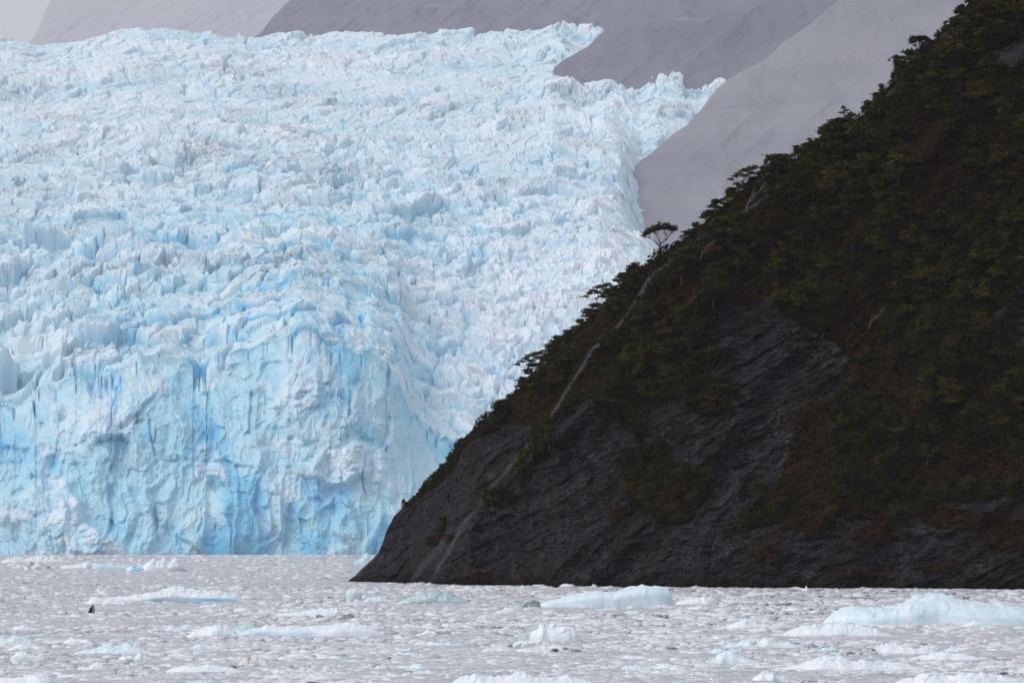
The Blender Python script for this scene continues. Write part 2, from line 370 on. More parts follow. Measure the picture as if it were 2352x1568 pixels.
def build_cliff():
    NC = 1150; px = np.concatenate([np.linspace(346, 1040, 1000), np.linspace(1041, 1300, 150)])
    top = tab(px, SIL); base = tab(px, BASE)
    NR = 760; t = np.linspace(0, 1, NR)[:, None]
    lo = base+5
    row = lo+(top-lo)*t
    Yb = CAMH*F/(base-HOR)
    hgt = (base-top)/F*Yb
    Y = Yb-2+(hgt*.62+2)*t**1.1
    PX = np.broadcast_to(px, row.shape)
    X, Y, Z = xyz(PX, row, Y)
    a = X*.62+Z*.78; b = X*.78-Z*.62
    w = 3*fbm(X/12, Z/12, 3, 3)
    d1 = PX-np.interp(row, [p[0] for p in sorted(S1)], [p[1] for p in sorted(S1)])
    d2 = PX-np.interp(row, [p[0] for p in sorted(S2)], [p[1] for p in sorted(S2)])
    d4 = PX-np.interp(row, [p[0] for p in sorted(S4)], [p[1] for p in sorted(S4)])
    dw = 4*fbm(X/5, Z/5, 6, 3)
    rel = 3.2*ridged((b+w)/17, a/60, 1, 3)+1.4*ridged((b+w)/6, a/24, 4, 3)
    rel = rel+5.0*sm(-3, 5, d1+dw)*np.exp(-np.clip(d1, 0, None)/70)
    rel = rel+3.0*sm(-3, 4, d2+dw)*np.exp(-np.clip(d2, 0, None)/30)*(row > 425)
    rel = rel+3.0*sm(-3, 4, d4+dw)*np.exp(-np.clip(d4, 0, None)/40)*sm(280, 300, row)*sm(480, 450, row)
    a2 = X*.88+Z*.47; b2 = -X*.47+Z*.88
    q1 = (b2+.35*w+.5*fbm(X/5, Z/5, 9, 3))/2.3; q2 = (b2+.12*w+.25*fbm(X/2, Z/2, 10, 3))/.75
    saw = lambda q: (q-np.floor(q))*(.6+.4*np.sin(np.floor(q)*12.9))
    rel = rel-.55*saw(q1)*sm(-.3, .3, fbm(X/6, Z/6, 19, 2))-.22*saw(q2)*sm(-.3, .2, fbm(a2/5, b2/3, 7, 3))
    rel = rel+.9*fbm(X/4, Z/4, 11, 5, .6)
    f1, e1, c1, tl = voro((a2+w)/3.2, b2/1.5, 5); rel = rel+.25*c1+.5*tl
    f1, e1, c1, tl = voro((a2+.3*w)/1.0, b2/.5, 8); rel = rel+.09*c1+.2*tl
    rock = np.zeros(row.shape, bool); qx = PX+3.5*dw/2+5*fbm(X/3, Z/3, 13, 3); qy = row+5*fbm(X/3+9, Z/3, 14, 3)
    for p in (ROCK, ROCKB, ROCKC): rock |= inpoly(qx, qy, p)
    veg = 1.0-rock
    s = .43537
    for (x, y, rx, ry) in ISL+GRASS:
        veg = np.maximum(veg, (((qx-x*s)/(rx*s))**2+((qy-y*s)/(ry*s))**2 < 1)*1.0)
    green = 1.0-rock
    for (x, y, rx, ry) in ISL: green = np.maximum(green, (((qx-x*s)/(rx*s))**2+((qy-y*s)/(ry*s))**2 < 1)*1.0)
    green = green*(fbm(X/11, Z/8, 15, 4) > -.26)
    for (x, y, rx, ry) in GRASS: green = np.where(((qx-x*s)/(rx*s))**2+((qy-y*s)/(ry*s))**2 < .8, 0, green)
    tip = (PX < 405) & (row > 525); veg = np.where(tip, 0, veg); green = np.where(tip, 0, green)
    nn = fbm(X/4, Z/4, 18, 3)
    bl = fbm(a/7, b/7, 21, 2)
    n2 = 1.6*fbm(a/2, b/.8, 3, 4, .65); n3 = fbm(a/9, b/9, 12, 2)
    band = lambda d, w_: sm(-.5, .8, d)*sm(w_+1.2, w_, d)
    slab = band(d1+1.7*n2, 2.8+4.2*np.clip(n3+.3, 0, 1))*np.where(row < 400, 1, .3+.7*sm(-.45, -.05, n3+.25*n2))*(row > 170)
    slab = np.maximum(slab, band(d2+2.5*n2, 8+5*n3)*.75*sm(515, 550, row))
    slab = np.maximum(slab, .7*band(d4+2*n2, 1.6+2*np.clip(n3, 0, 1))*sm(-.15, .1, n3)*(row > 290)*(row < 430))
    slab = np.maximum(slab, .8*band(PX-tab(row, [(520, 395), (581, 352)])+3*n2, 4.5)*(row > 553))
    slab = np.maximum(slab, .9*band(PX-tab(row, [(0, 975), (26, 947), (60, 915), (120, 860), (190, 770)])-2+2*n2, 5+3*n3)*(row < 130)*sm(-.3, 0, n3))
    slab = np.maximum(slab, .45*inpoly(qx, qy, ROCKC))
    veg = veg*(1-np.clip(slab*1.5, 0, 1)); green = green*(1-np.clip(slab*1.6, 0, 1))
    fade = np.clip((base-top)/40, 0, 1)*(1-.75*sm(.9, 1, t))
    row2 = row+1.0*fbm(px/5+0*t, 0*px+t*0, 2, 3)*t**4*np.clip((px-350)/20, 0, 1)
    X, Y, Z = xyz(PX, row2, Y-rel*fade)
    CL.update(px=px, X=X, Y=Y, Z=Z, veg=veg, green=green, row=row)
    bt = np.linspace(0, 1, 20)[1:, None]
    Yk = Y[-1]+bt*(hgt*1.1+6); Zk = Z[-1]*(1-bt**1.3)+(-3)*bt**1.3; Xk = X[-1]+bt*8
    V = np.concatenate([np.stack([X, Y, Z], -1), np.stack([Xk, Yk, Zk], -1)], 0)
    pad = lambda q: np.concatenate([q, np.repeat(q[-1:], 19, 0)], 0)
    me = raw_mesh('cliff', V.reshape(-1, 3), grid_faces(V.shape[0], NC), {'veg': pad(veg), 'slab': np.clip(pad(slab), 0, 1), 'tide': sm(1.6, .3, V[..., 2]+.6*pad(n2))}, False)
    tag(link('cliff', me, mat_cliff()), 'dark slate cliff with grass and trees rising from the ice-filled water', 'cliff', kind='structure')
build_cliff()
def cliff_at(px, row):
    j = int(np.clip(np.searchsorted(CL['px'], px), 0, len(CL['px'])-1)); col = CL['row'][:, j]
    i = int(np.clip(np.searchsorted(-col, -row), 0, len(col)-1))
    return float(CL['X'][i, j]), float(CL['Y'][i, j]), float(CL['Z'][i, j]), float(CL['veg'][i, j]), float(CL['green'][i, j])

# ------------------------------------------------------------------ trees
def tube(paths, n=5):
    """paths: list of lists of (x,y,z,r)"""
    V = []; Q = []
    for p in paths:
        o = len(V); p = [np.array(q, float) for q in p]
        for k, q in enumerate(p):
            d = p[min(k+1, len(p)-1)][:3]-p[max(k-1, 0)][:3]; d = d/(np.linalg.norm(d)+1e-9)
            u = np.cross(d, (0, 1, .1) if abs(d[1]) < .9 else (1, 0, 0)); u /= np.linalg.norm(u); v = np.cross(d, u)
            for i in range(n):
                a = 2*math.pi*i/n; V.append(q[:3]+q[3]*(math.cos(a)*u+math.sin(a)*v))
        for k in range(len(p)-1):
            for i in range(n):
                Q.append((o+k*n+i, o+k*n+(i+1) % n, o+(k+1)*n+(i+1) % n, o+(k+1)*n+i))
    return np.array(V), np.array(Q)
def leaves(pads, per, size, rs, flat=.35):
    """pads: (x,y,z,rx,ry,rz). small tilted leaf sprays spread through flattened clumps"""
    C = []; S = []
    for (x, y, z, rx, ry, rz) in pads:
        n = max(6, int(per*rx*ry/.25)); u = rs.normal(size=(n, 3)); u /= np.linalg.norm(u, axis=1)[:, None]; r = rs.random(n)[:, None]**.45
        q = u*r*(1+.25*rs.normal(size=(n, 1))); q[:, 2] = np.where(q[:, 2] < -.35, -.35+.3*(q[:, 2]+.35), q[:, 2])
        C.append(q*np.array([rx, ry, rz])+np.array([x, y, z])); S.append(np.full(n, 1.0))
    C = np.concatenate(C); n = len(C)
    nrm = rs.normal(size=(n, 3))*np.array([.55, .55, .3])+np.array([0, 0, .8]); nrm /= np.linalg.norm(nrm, axis=1)[:, None]
    t = rs.normal(size=(n, 3)); u = np.cross(nrm, t); u /= np.linalg.norm(u, axis=1)[:, None]; v = np.cross(nrm, u)
    s = size*(.55+.9*rs.random(n))[:, None]
    V = np.stack([C+u*s, C+v*s*.55, C-u*s, C-v*s*.55], 1).reshape(-1, 3)
    return V, np.arange(4*n).reshape(-1, 4), np.repeat((rs.random(n) < .12)*.8, 4)
LEAF = [mat_leaf('beech_leaf', (.016, .020, .004), (.078, .076, .008), (.085, .050, .009)),
        mat_leaf('beech_leaf_dark', (.012, .018, .005), (.046, .058, .009), (.04, .026, .007)),
        mat_leaf('beech_leaf_brown', (.026, .018, .005), (.065, .044, .009), (.08, .04, .010))]
BARK = mat_flat('bark', (.035, .032, .032), (.085, .08, .08), 4)
def branchy(base, top, r0, tips, rs, sub=2):
    """a trunk that forks into limbs reaching every tip, with twigs"""
    paths = []; b = np.array(base); f = np.array(top)
    n = 5; tr = [tuple(b+(f-b)*k/n+np.array([rs.normal()*.05, rs.normal()*.05, 0])*(k > 0))+(r0*(1-.45*k/n),) for k in range(n+1)]
    paths.append(tr); st = np.array(tr[-1][:3])
    for tp in tips:
        tp = np.array(tp); mid = st+(tp-st)*.5+np.array([(tp-st)[0]*.12, (tp-st)[1]*.12, -.08*np.linalg.norm(tp-st)])
        L = [tuple(st)+(r0*.45,), tuple(st+(mid-st)*.5+rs.normal(size=3)*.04)+(r0*.36,), tuple(mid)+(r0*.26,), tuple((mid+tp)/2+rs.normal(size=3)*.05)+(r0*.18,), tuple(tp)+(r0*.07,)]
        paths.append(L)
        for s in range(sub):
            k = 2+(s % 2); q = np.array(L[k][:3]); e = tp+rs.normal(size=3)*np.array([.35, .35, .08])
            paths.append([tuple(q)+(r0*.15,), tuple((q+e)/2+rs.normal(size=3)*.05)+(r0*.1,), tuple(e)+(r0*.05,)])
    return paths
def make_tree(name, H, pads, r0, fork, rs, leafmat, per=42, size=.19, base=(0, 0, -.6), sub=2):
    root = empty(name, (0, 0, 0))
    tips = [(p[0], p[1], p[2]-.1) for p in pads]
    V, Q = tube(branchy(base, fork, r0, tips, rs, sub)); link('trunk', raw_mesh('trunk', V, Q), BARK, root)
    V, Q, T = leaves(pads, per, size, rs)
    link('crown', raw_mesh('crown', V, Q, {'tint': T}, False), leafmat, root)
    return root
def rand_pads(H, W, n, rs, lean):
    out = []
    for k in range(n):
        u = (k+.5)/n; lvl = .3+.7*rs.random(); ang = rs.random()*6.28; rad = W*.5*(1-.6*(lvl-.3)/.7)*rs.random()**.6
        r = W*(.17+.13*rs.random())
        out.append((math.cos(ang)*rad+lean*lvl, math.sin(ang)*rad, H*lvl, r, r*.9, r*(.28+.14*rs.random())))
    return out
protos = []
for k in range(9):
    rs = np.random.default_rng(100+k); H = 2.6+1.5*rs.random(); W = 2.8+1.5*rs.random(); lean = .6*rs.random()
    p = make_tree('beech_tree', H, rand_pads(H, W, 15+int(rs.integers(0, 6)), rs, lean), .11, (lean*.3, 0, H*.38), rs, LEAF[(0, 1, 0, 2, 0, 1, 0, 1, 0)[k]])
    p['_w'] = W; protos.append(p)
used = set()
def place(k, loc, rz, s, label, group, cat='tree'):
    p = protos[k]
    if k in used: o = copy_tree(p)
    else: o = p; used.add(k)
    o.location = loc; o.rotation_euler = (0, 0, rz); o.scale = (s, s, s); tag(o, label, cat, group); return o
# hero trees on the skyline
def px2m(y): return y/F
def hero(px, row, build, label, extra_y=0):
    x, y, z, v, g = cliff_at(px, row); o = build(); o.location = (x, y+extra_y, z); tag(o, label, 'tree'); return o
rs = np.random.default_rng(5)
def umbrella():
    pads = []
    for x, z, r in ((-1.95, 2.25, .26), (-1.7, 2.45, .36), (-1.35, 2.62, .42), (-1.0, 2.9, .48), (-.55, 3.0, .5), (-.15, 3.18, .5), (.3, 3.2, .55), (.7, 3.35, .5), (1.1, 3.22, .5), (1.5, 3.15, .42), (1.85, 2.95, .32)):
        pads.append((x, rs.normal()*.25, z+.13*rs.normal(), r*1.1, r*1.3, .36+.16*rs.random()))
        pads.append((x+.2*rs.normal(), .6*rs.choice([-1, 1]), z-.16, r, r, .3))
    root = empty('umbrella_tree', (0, 0, 0)); P_ = []
    P_.append([(.1, 0, -2.2, .15), (.02, 0, -.4, .13), (.1, 0, .25, .12), (-.05, 0, .7, .11), (.08, 0, 1.1, .10)])
    limbs = [((-.05, 0, .75), (-.5, .1, 1.25), (-1.15, 0, 1.75), [(-1.95, 2.3), (-1.6, 2.45), (-1.2, 2.6), (-1.9, 1.95)]), ((.08, 0, 1.1), (-.1, -.1, 1.6), (-.45, .1, 2.2), [(-.9, 2.8), (-.5, 3.0), (-.1, 3.0), (-.75, 2.5)]),
             ((.08, 0, 1.1), (.6, .1, 1.45), (.75, 0, 2.1), [(.3, 3.1), (.7, 3.2), (1.1, 3.15), (.1, 2.8)]), ((.6, .1, 1.45), (.95, 0, 1.85), (1.3, .1, 2.3), [(1.5, 3.1), (1.85, 2.9), (1.2, 3.0), (1.75, 2.55)])]
    for a_, b_, c_, tips in limbs:
        P_.append([(*a_, .085), (*[(p+q)/2+.04*rs.normal() for p, q in zip(a_, b_)], .075), (*b_, .065), (*c_, .045)])
        for (tx, tz) in tips:
            q = np.array(c_)+np.array([(tx-c_[0])*.35, .15*rs.normal(), (tz-c_[2])*.2])
            P_.append([(*c_, .04), (*q, .032), (tx+.1*rs.normal(), .3*rs.normal(), tz, .018)])
            P_.append([(*q, .022), (q[0]+.25*rs.normal(), .3*rs.normal(), (q[2]+tz)/2, .016), (tx+.3*rs.normal(), .4*rs.normal(), tz+.1, .010)])
    V, Q = tube(P_); link('trunk', raw_mesh('trunk', V, Q), BARK, root)
    V, Q, T = leaves(pads, 110, .14, rs); link('crown', raw_mesh('crown', V, Q, {'tint': T}, False), LEAF[2], root)
    return root
x, y, z, v, g = cliff_at(660, 258); t_ = umbrella(); t_.location = (x, y, z+.8); t_.scale = (1.12, 1.12, 1.08)
tag(t_, 'lone flat-topped umbrella-shaped tree standing clear of the others on the ridge', 'tree')
def small_tier():
    pads = [(-.1, 0, 2.5, .42, .4, .2), (.25, 0, 2.2, .5, .45, .18), (-.25, .1, 1.9, .55, .5, .18), (.5, 0, 1.45, .5, .5, .17), (-.6, 0, .95, .5, .5, .18), (-.1, .1, 2.75, .25, .25, .18), (.1, 0, .7, .6, .5, .2)]
    return make_tree('tiered_tree', 2.9, pads, .07, (.1, 0, .5), rs, LEAF[1], per=110, size=.11)
hero(844, 127, small_tier, 'small upright tree of open tiers standing above the ridge line, upper right')
def wispy():
    pads = [(-1.3, 0, 1.15, .45, .4, .15), (-.9, 0, .85, .35, .4, .12), (-.2, 0, 1.6, .55, .5, .18), (.35, 0, 1.75, .5, .4, .15), (.8, 0, 1.4, .5, .4, .16), (.1, .2, 1.25, .4, .4, .13)]
    return make_tree('wispy_tree', 1.9, pads, .07, (-.3, 0, .4), rs, LEAF[1], per=100, size=.11)
hero(921, 48, wispy, 'small sparse tree leaning out from the ridge near the top right corner')
def leaning():
    pads = [(-2.0, 0, 1.5, .55, .5, .2), (-1.4, 0, 1.9, .6, .5, .22), (-.9, .1, 2.3, .65, .6, .25), (-.3, 0, 2.7, .7, .6, .25), (.4, 0, 2.9, .8, .6, .3), (1.0, 0, 3.1, .8, .6, .3), (-.2, .3, 2.0, .7, .6, .25), (.8, .2, 2.4, .8, .7, .3)]
    return make_tree('leaning_tree', 3.2, pads, .11, (-.5, 0, 1.1), rs, LEAF[0], per=90, size=.14)
hero(532, 374, leaning, 'lowest large tree of the ridge wood, leaning out left with bare trunk showing against ice')
hero(600, 300, leaning, 'big round-headed tree jutting left from the ridge below the lone umbrella tree')
hero(746, 188, leaning, 'broad tree standing proud on the ridge, right of the lone umbrella tree')

SNAG = mat_flat('dead_wood', (.07, .068, .068), (.16, .155, .15), 4)
def snag(px, row, s, seed, label):
    q = np.random.default_rng(seed); root = empty('dead_tree', (0, 0, 0)); P_ = [[(0, 0, -.4, .09), (.2, -.2, .5, .075), (.7, -.3, 1.1, .06), (1.5, -.35, 1.9, .035), (2.3, -.4, 2.9, .012)]]
    for k in range(9):
        b = np.array(P_[0][1+k % 3][:3])+np.array([.1*q.random(), 0, .15*q.random()]); d = np.array([q.uniform(-.1, 1.5), -.2, q.uniform(.4, 1.4)])
        P_.append([(*b, .04), (*(b+d*.45+q.normal(size=3)*.09), .028), (*(b+d), .012)])
    V, Q = tube(P_); link('trunk', raw_mesh('trunk', V, Q), SNAG, root)
    x, y, z, v, g = cliff_at(px, row); root.location = (x, y-1.2, z+.5); root.scale = (s, s, s); tag(root, label, 'dead tree')
snag(745, 212, 1.2, 3, 'pale bare dead tree leaning right in the upper wood below the ridge')
snag(700, 262, .8, 4, 'small grey dead tree low in the wood, right of the lone umbrella tree')
snag(868, 330, .9, 5, 'grey dead tree among dark scrub in the middle of the cliff')
placed = []
def ok(px, row, dmin):
    for a, b in placed:
        if (a-px)**2+(b-row)**2*1.3 < dmin*dmin: return False
    placed.append((px, row)); return True
cnt = 0
# along the skyline
rr = random.Random(3)
px = 436.0
while px < 1030:
    row = float(tab(px, SIL)); step = rr.uniform(7, 12)
    gap = 464 < px < 520 or 853 < px < 866 or 636 < px < 680
    x, y, z, v, g = cliff_at(px, row+3)
    s = rr.uniform(.58, .78)*(1.0 if 525 < px < 840 else .8)
    if px < 466: s *= .75
    if px > 850: s = rr.uniform(.35, .55)
    if gap: s *= .35 if px > 600 else .5
    o = place(rr.randrange(9), (x, y+rr.uniform(0, 1), z-.9*s), rr.uniform(0, 6.28), s, 'wind-bent southern beech along the cliff skyline, crown against the ice or mist', 'beeches along the skyline of the cliff')
    placed.append((px, row)); cnt += 1; px += step*(.9 if s > .5 else .75)
# the wood on the slope
tries = 0
while cnt < 296 and tries < 60000:
    tries += 1; px = rr.uniform(440, 1030); r0 = float(tab(px, SIL)); row = rr.uniform(r0+3, 560)
    x, y, z, v, g = cliff_at(px, row)
    if g < .5: continue
    near = row-r0; dd = px-float(np.interp(row, [q[0] for q in sorted(S1)], [q[1] for q in sorted(S1)]))
    if -5 < dd < 20 and 190 < row < 440: continue
    if rr.random() < .3 and near > 60: continue
    if 634 < px < 682 and near < 26: continue
    if near > 45 and rr.random() < .45: continue
    if not ok(px, row, 11 if near < 45 else 19): continue
    s = rr.uniform(.75, 1.2)*(1.0 if near < 120 else .9)
    if row > 430: s *= .7
    place(rr.randrange(9), (x, y, z-.5), rr.uniform(0, 6.28), s, 'low spreading beech in the dark wood covering the upper cliff face', 'beeches of the wood on the cliff face'); cnt += 1
for k, p in enumerate(protos):
    if k not in used:
        for ch in list(p.children): bpy.data.objects.remove(ch)
        bpy.data.objects.remove(p)
    elif '_w' in p: pass
for o in bpy.data.objects:
    if '_w' in o: del o['_w']

# undergrowth: countless leaf sprays over the vegetated ground
def build_under():
    rs = np.random.default_rng(21); nr, nc = CL['X'].shape; N = 420000
    i = rs.integers(0, nr, N); j = rs.integers(0, 1040, N)
    wgt = CL['veg'][i, j]; keep = rs.random(N) < wgt*np.clip(.35+.65*CL['green'][i, j], 0, 1); i = i[keep]; j = j[keep]
    C = np.stack([CL['X'][i, j], CL['Y'][i, j], CL['Z'][i, j]], -1)+0.0
    cl = fbm(C[:, 0]/2.4, C[:, 2]/1.6, 5, 3); n = len(C); g = CL['green'][i, j]
    up = (.15+1.9*np.clip(cl+.15, 0, 1)*(.2+.8*g))*rs.random(n)**.6
    C[:, 2] += up; C[:, 1] -= up*.6; C += rs.normal(size=C.shape)*.06
    nrm = rs.normal(size=(n, 3))*np.array([.6, .5, .4])+np.array([0, -.35, .7]); nrm /= np.linalg.norm(nrm, axis=1)[:, None]
    t = rs.normal(size=(n, 3)); u = np.cross(nrm, t); u /= np.linalg.norm(u, axis=1)[:, None]; v = np.cross(nrm, u)
    s = (.10+.22*rs.random(n))[:, None]
    V = np.stack([C+u*s, C+v*s*.6, C-u*s, C-v*s*.6], 1).reshape(-1, 3)
    tint = np.clip((1-g)*.9+(rs.random(n) < .15)*.5+np.clip(-cl, 0, .4), 0, 1)
    me = raw_mesh('undergrowth', V, np.arange(4*n).reshape(-1, 4), {'tint': np.repeat(tint, 4)}, False)
    m = mat_leaf('undergrowth_leaf', (.005, .006, .002), (.027, .026, .004), (.038, .018, .004), .5)
    tag(link('undergrowth', me, m), 'dense low scrub, moss and brown grass covering the cliff', 'scrub', kind='stuff')
build_under()

# ------------------------------------------------------------------ brash ice
ICE_W = mat_ice('white_ice', (.86, .88, .91), (.76, .82, .87))
ICE_B = mat_ice('clear_blue_ice', (.66, .79, .84), (.78, .87, .90), rough=.3)
ICE_T = mat_ice('green_grey_ice', (.42, .55, .56), (.62, .74, .76), rough=.25)
ICE_G = mat_ice('grey_clear_ice', (.16, .20, .21), (.36, .42, .43), rough=.25)
ICE_D = mat_ice('dirty_ice', (.72, .71, .69), (.84, .84, .83), dirt=(.07, .042, .022))
ROCKM = mat_ice('black_rock', (.012, .011, .011), (.03, .028, .028), rough=.6)
def dist(row): return CAMH*F/(row-HOR)
def build_slush():
    NC = 1300; px = np.linspace(-140, 1160, NC); rows = np.concatenate([np.linspace(760, 590, 420), np.linspace(589.7, 556, 260), np.linspace(555.8, 553.8, 50)])
    y = dist(rows)[:, None]; X = (px-512)/F*y; Y = np.broadcast_to(y, X.shape); sc = np.clip(y/260, .8, 6)
    h = .05+.05*fbm(X/.9, Y/2.5, 2, 4)*sc+.045*ridged(X/.35, Y/1.2, 9, 3)*np.clip(sc, 0, 2)
    hole = sm(.10, .26, fbm(X/5, Y/10, 4, 4)*.75+.55*fbm(X/.8, Y/2.6, 14, 3)-.12*vn(X/30, Y/60, 2))
    h = h-.35*hole
    me = raw_mesh('brash_ice', np.stack([X, Y, h], -1).reshape(-1, 3), grid_faces(len(rows), NC))
    tag(link('slush', me, mat_slush()), 'grey-white slush of tiny ice crumbs filling the bay between the floes', 'slush', kind='stuff')
build_slush()
def lump(rs, seg=10, rings=5, flat=.5, jag=.25):
    V = []; 
    ph = rs.random(4)*6.28
    for k in range(rings+1):
        a = k/rings*math.pi*.5
        for i in range(seg):
            b = 2*math.pi*i/seg+.12*rs.normal(); r = math.cos(a)**.7*(1+.22*math.sin(2*b+ph[0])+.14*math.sin(3*b+ph[1]))*(1+jag*.35*rs.normal()) if k < rings else .04
            V.append((r*math.cos(b), r*math.sin(b)*.8, flat*(math.sin(a)*(1+jag*rs.normal()))-(.25 if k == 0 else 0)))
    Q = [(k*seg+i, k*seg+(i+1) % seg, (k+1)*seg+(i+1) % seg, (k+1)*seg+i) for k in range(rings) for i in range(seg)]
    return np.array(V), np.array(Q)
def build_brash():
    rs = np.random.default_rng(4); prot = [lump(rs, 7, 3, .5, .3) for _ in range(24)]; Vs = []; Qs = []; D = []; B = []; off = 0
    N = 140000
    row = 554.7+(rs.random(N)**1.15)*(772-554.7); px = rs.uniform(-120, 1140, N); y = dist(row); base_top = tab(px, BASE)
    keep = (rs.random(N) < .35+1.3*np.clip(fbm((px-512)/F*y/5, y/12, 3, 3)+.25, 0, 1)) & ~((px > 349) & (row < base_top+.3)); px, row, y = px[keep], row[keep], y[keep]; N = len(px)
    kk = rs.integers(0, 24, N); X = (px-512)/F*y
    dens = fbm(X/7, y/18, 3, 3)
    size = (.5+3.8*rs.random(N)**4.6)*(.55+.9*np.clip(dens+.4, 0, 1))                      # half width in px near, grows with distance
    size = size*np.clip((row-HOR)/75, .33, 1.5)**.55
    hw = size*y/F*1.35; th = rs.random(N)*6.28; ht = hw*(.25+.4*rs.random(N))*np.clip(1.1-.05*size, .5, 1)
    for p in range(24):
        m = kk == p; n = m.sum(); v, q = prot[p]
        c, s = np.cos(th[m])[:, None], np.sin(th[m])[:, None]; w = hw[m][:, None]*1.25
        vx = X[m][:, None]+w*(v[:, 0]*c-v[:, 1]*s)*1.25; vy = y[m][:, None]+w*(v[:, 0]*s+v[:, 1]*c); vz = ht[m][:, None]*v[:, 2]*1.9+.01
        Vs.append(np.stack([vx, vy, vz], -1).reshape(-1, 3)); Qs.append((q[None]+(off+np.arange(n)*len(v))[:, None, None]).reshape(-1, 4)); off += n*len(v)
        D.append(np.repeat((rs.random(n) < .012)*rs.random(n), len(v))); B.append(np.repeat((rs.random(n) < .12)*rs.random(n)*.4, len(v)))
    me = raw_mesh('brash', np.concatenate(Vs), np.concatenate(Qs), {'dirt': np.concatenate(D), 'blue': np.concatenate(B)}, True)
    m = M('brash_chunk', .5, .35)
    c = m.mix(m.rng(m.noise(.8, 4), .35, .65), (.80, .80, .82), (.68, .69, .73)); c = m.mix(m.rng(m.noise(6, 4), .6, .8, 0, .4), c, (.6, .6, .63))
    c = m.mix(m.att('blue'), c, (.42, .58, .64)); c = m.mix(m.att('dirt'), c, (.12, .10, .09)); m.col(c)
    tag(link('brash_ice', me, m.m), 'countless small white lumps of brash ice covering the bay', 'brash ice', kind='stuff')
build_brash()

def berg_mesh(w, h, prof, depth=None, jag=.12, seed=0, nu=170, nv=60, blue=0., dirt=0., bl_fn=None, front=.5, tufts=0.):
    """a floating ice mass: plan about w x depth metres, skyline after prof (0..1 pairs), cut below the water"""
    depth = depth or w*.45; u = np.linspace(-1, 1, nu)[None, :]; v = np.linspace(-1, 1, nv)[:, None]
    hp = np.interp(u, [p[0] for p in prof], [p[1] for p in prof])
    X = u*w/2; s = w/8
    edge = np.clip(1-np.abs(u)**6, 0, 1)
    half = depth/2*np.sqrt(np.clip(1-u**4, 0.02, 1))*(1+.18*fbm(u*2.3+seed, u*0+seed*1.7, seed % 20, 3))
    Y = v*half+.12*depth*fbm(u*1.7+5+seed, u*0+3, (seed+3) % 20, 2)
    prof_v = np.where(v < 0, np.clip(1-np.abs(v), 0, 1)**front, np.clip(1-v, 0, 1)**.6)
    prof_v = prof_v/np.max(prof_v)
    k = 1.0
    n = fbm(X/(h*1.1)+seed*3.1, Y/(h*1.6)+seed, (seed+5) % 20, 4)*jag*1.6+ridged(X/(h*.45)+seed, Y/(h*.6), (seed+9) % 20, 3)*jag*.55
    f1, e1, c1, t1 = voro(X/(h*.8)+seed*2, Y/(h*.9)+seed, (seed+1) % 20); n = n+jag*(c1*.5+t1*1.3)
    f1, e1, c1, t1 = voro(X/(h*.28)+seed*3, Y/(h*.35)+seed, (seed+4) % 20); n = n+jag*(c1*.25+t1*.7)
    Z = h*(hp*prof_v*(1+n)+tufts*np.clip(fbm(X/(h*.5), Y/(h*.7), (seed+2) % 20, 3), 0, 1)*prof_v*edge)
    Z = np.where((np.abs(v) == 1) | (np.abs(u) == 1), -.25*h, Z)
    Y = Y+h*.12*fbm(X/(h*.6)+9, Z/(h*.4), (seed+7) % 20, 3)*(1-np.abs(v))
    X = X+h*.10*fbm(Y/(h*.5), Z/(h*.4)+4, (seed+8) % 20, 3)*(1-np.abs(u))
    zz = Z/h
    bb = np.full(Z.shape, float(blue))*(.6+.6*fbm(X/h, Z/h*2, 4, 2)) if bl_fn is None else bl_fn(u+0*v, zz, X/h, Y/h)
    dd = np.full(Z.shape, float(dirt)) if not callable(dirt) else dirt(u+0*v, zz, X/h, Y/h)
    V = np.stack(np.broadcast_arrays(X, Y, Z), -1).reshape(-1, 3)
    return raw_mesh('ice', V, grid_faces(nv, nu), {'blue': np.clip(bb, 0, 1), 'dirt': np.clip(dd, 0, 1)}, jag < .09)
taken = []
def berg(name, label, px0, px1, base, hpx, prof, mat, cat='iceberg', **kw):
    y = dist(base); w = (px1-px0)/F*y; h = hpx/F*y; dp = kw.pop('depth', None)
    kw.setdefault('seed', len(taken)*3+1)
    dep = (dp or .4)*w
    me = berg_mesh(w, h, prof, depth=dep, **kw); o = link(name, me, mat)
    cx = (px0+px1)/2; yc = y+dep*.42; o.location = ((cx-512)/F*yc, yc, -.01)
    taken.append((px0-3, px1+3, base-hpx*.7, base+2)); return tag(o, label, cat)
HUMP = [(-1, .05), (-.7, .55), (-.3, .85), (.1, 1), (.5, .8), (.8, .5), (1, .05)]
RIGHT = [(-1, .15), (-.8, .35), (-.45, .6), (-.15, .78), (.1, .68), (.3, .88), (.55, 1), (.8, .97), (.93, .8), (1, .2)]
LEFT = [(-1, .1), (-.85, .7), (-.5, .98), (-.2, 1), (.2, .7), (.6, .45), (1, .1)]
LONG = [(-1, .1), (-.75, .6), (-.5, .85), (-.2, .75), (.1, .95), (.4, .8), (.7, .6), (1, .1)]
lowblue = lambda u, z, x, y: sm(.42, .2, z)*sm(-.45, -.1, u)*sm(1.0, .6, u)*.95
berg('iceberg', 'largest smooth pale blue iceberg with a steep right end, in front of the cliff', 538, 674, 607, 23, RIGHT, ICE_B, jag=.05, front=.22, depth=.25)
berg('ice_chunk', 'dark grey ice lump against the left end of the smooth pale blue iceberg', 523, 541, 607.3, 9.5, [(-1, .2), (-.4, .6), (.2, .9), (.7, 1), (1, .3)], ICE_G, 'ice chunk', jag=.25, depth=.6)
berg('ice_chunk', 'small clear grey ice lump just left of the dark grey lump', 507, 524, 607.2, 4, HUMP, ICE_T, 'ice chunk', jag=.3, depth=.6)
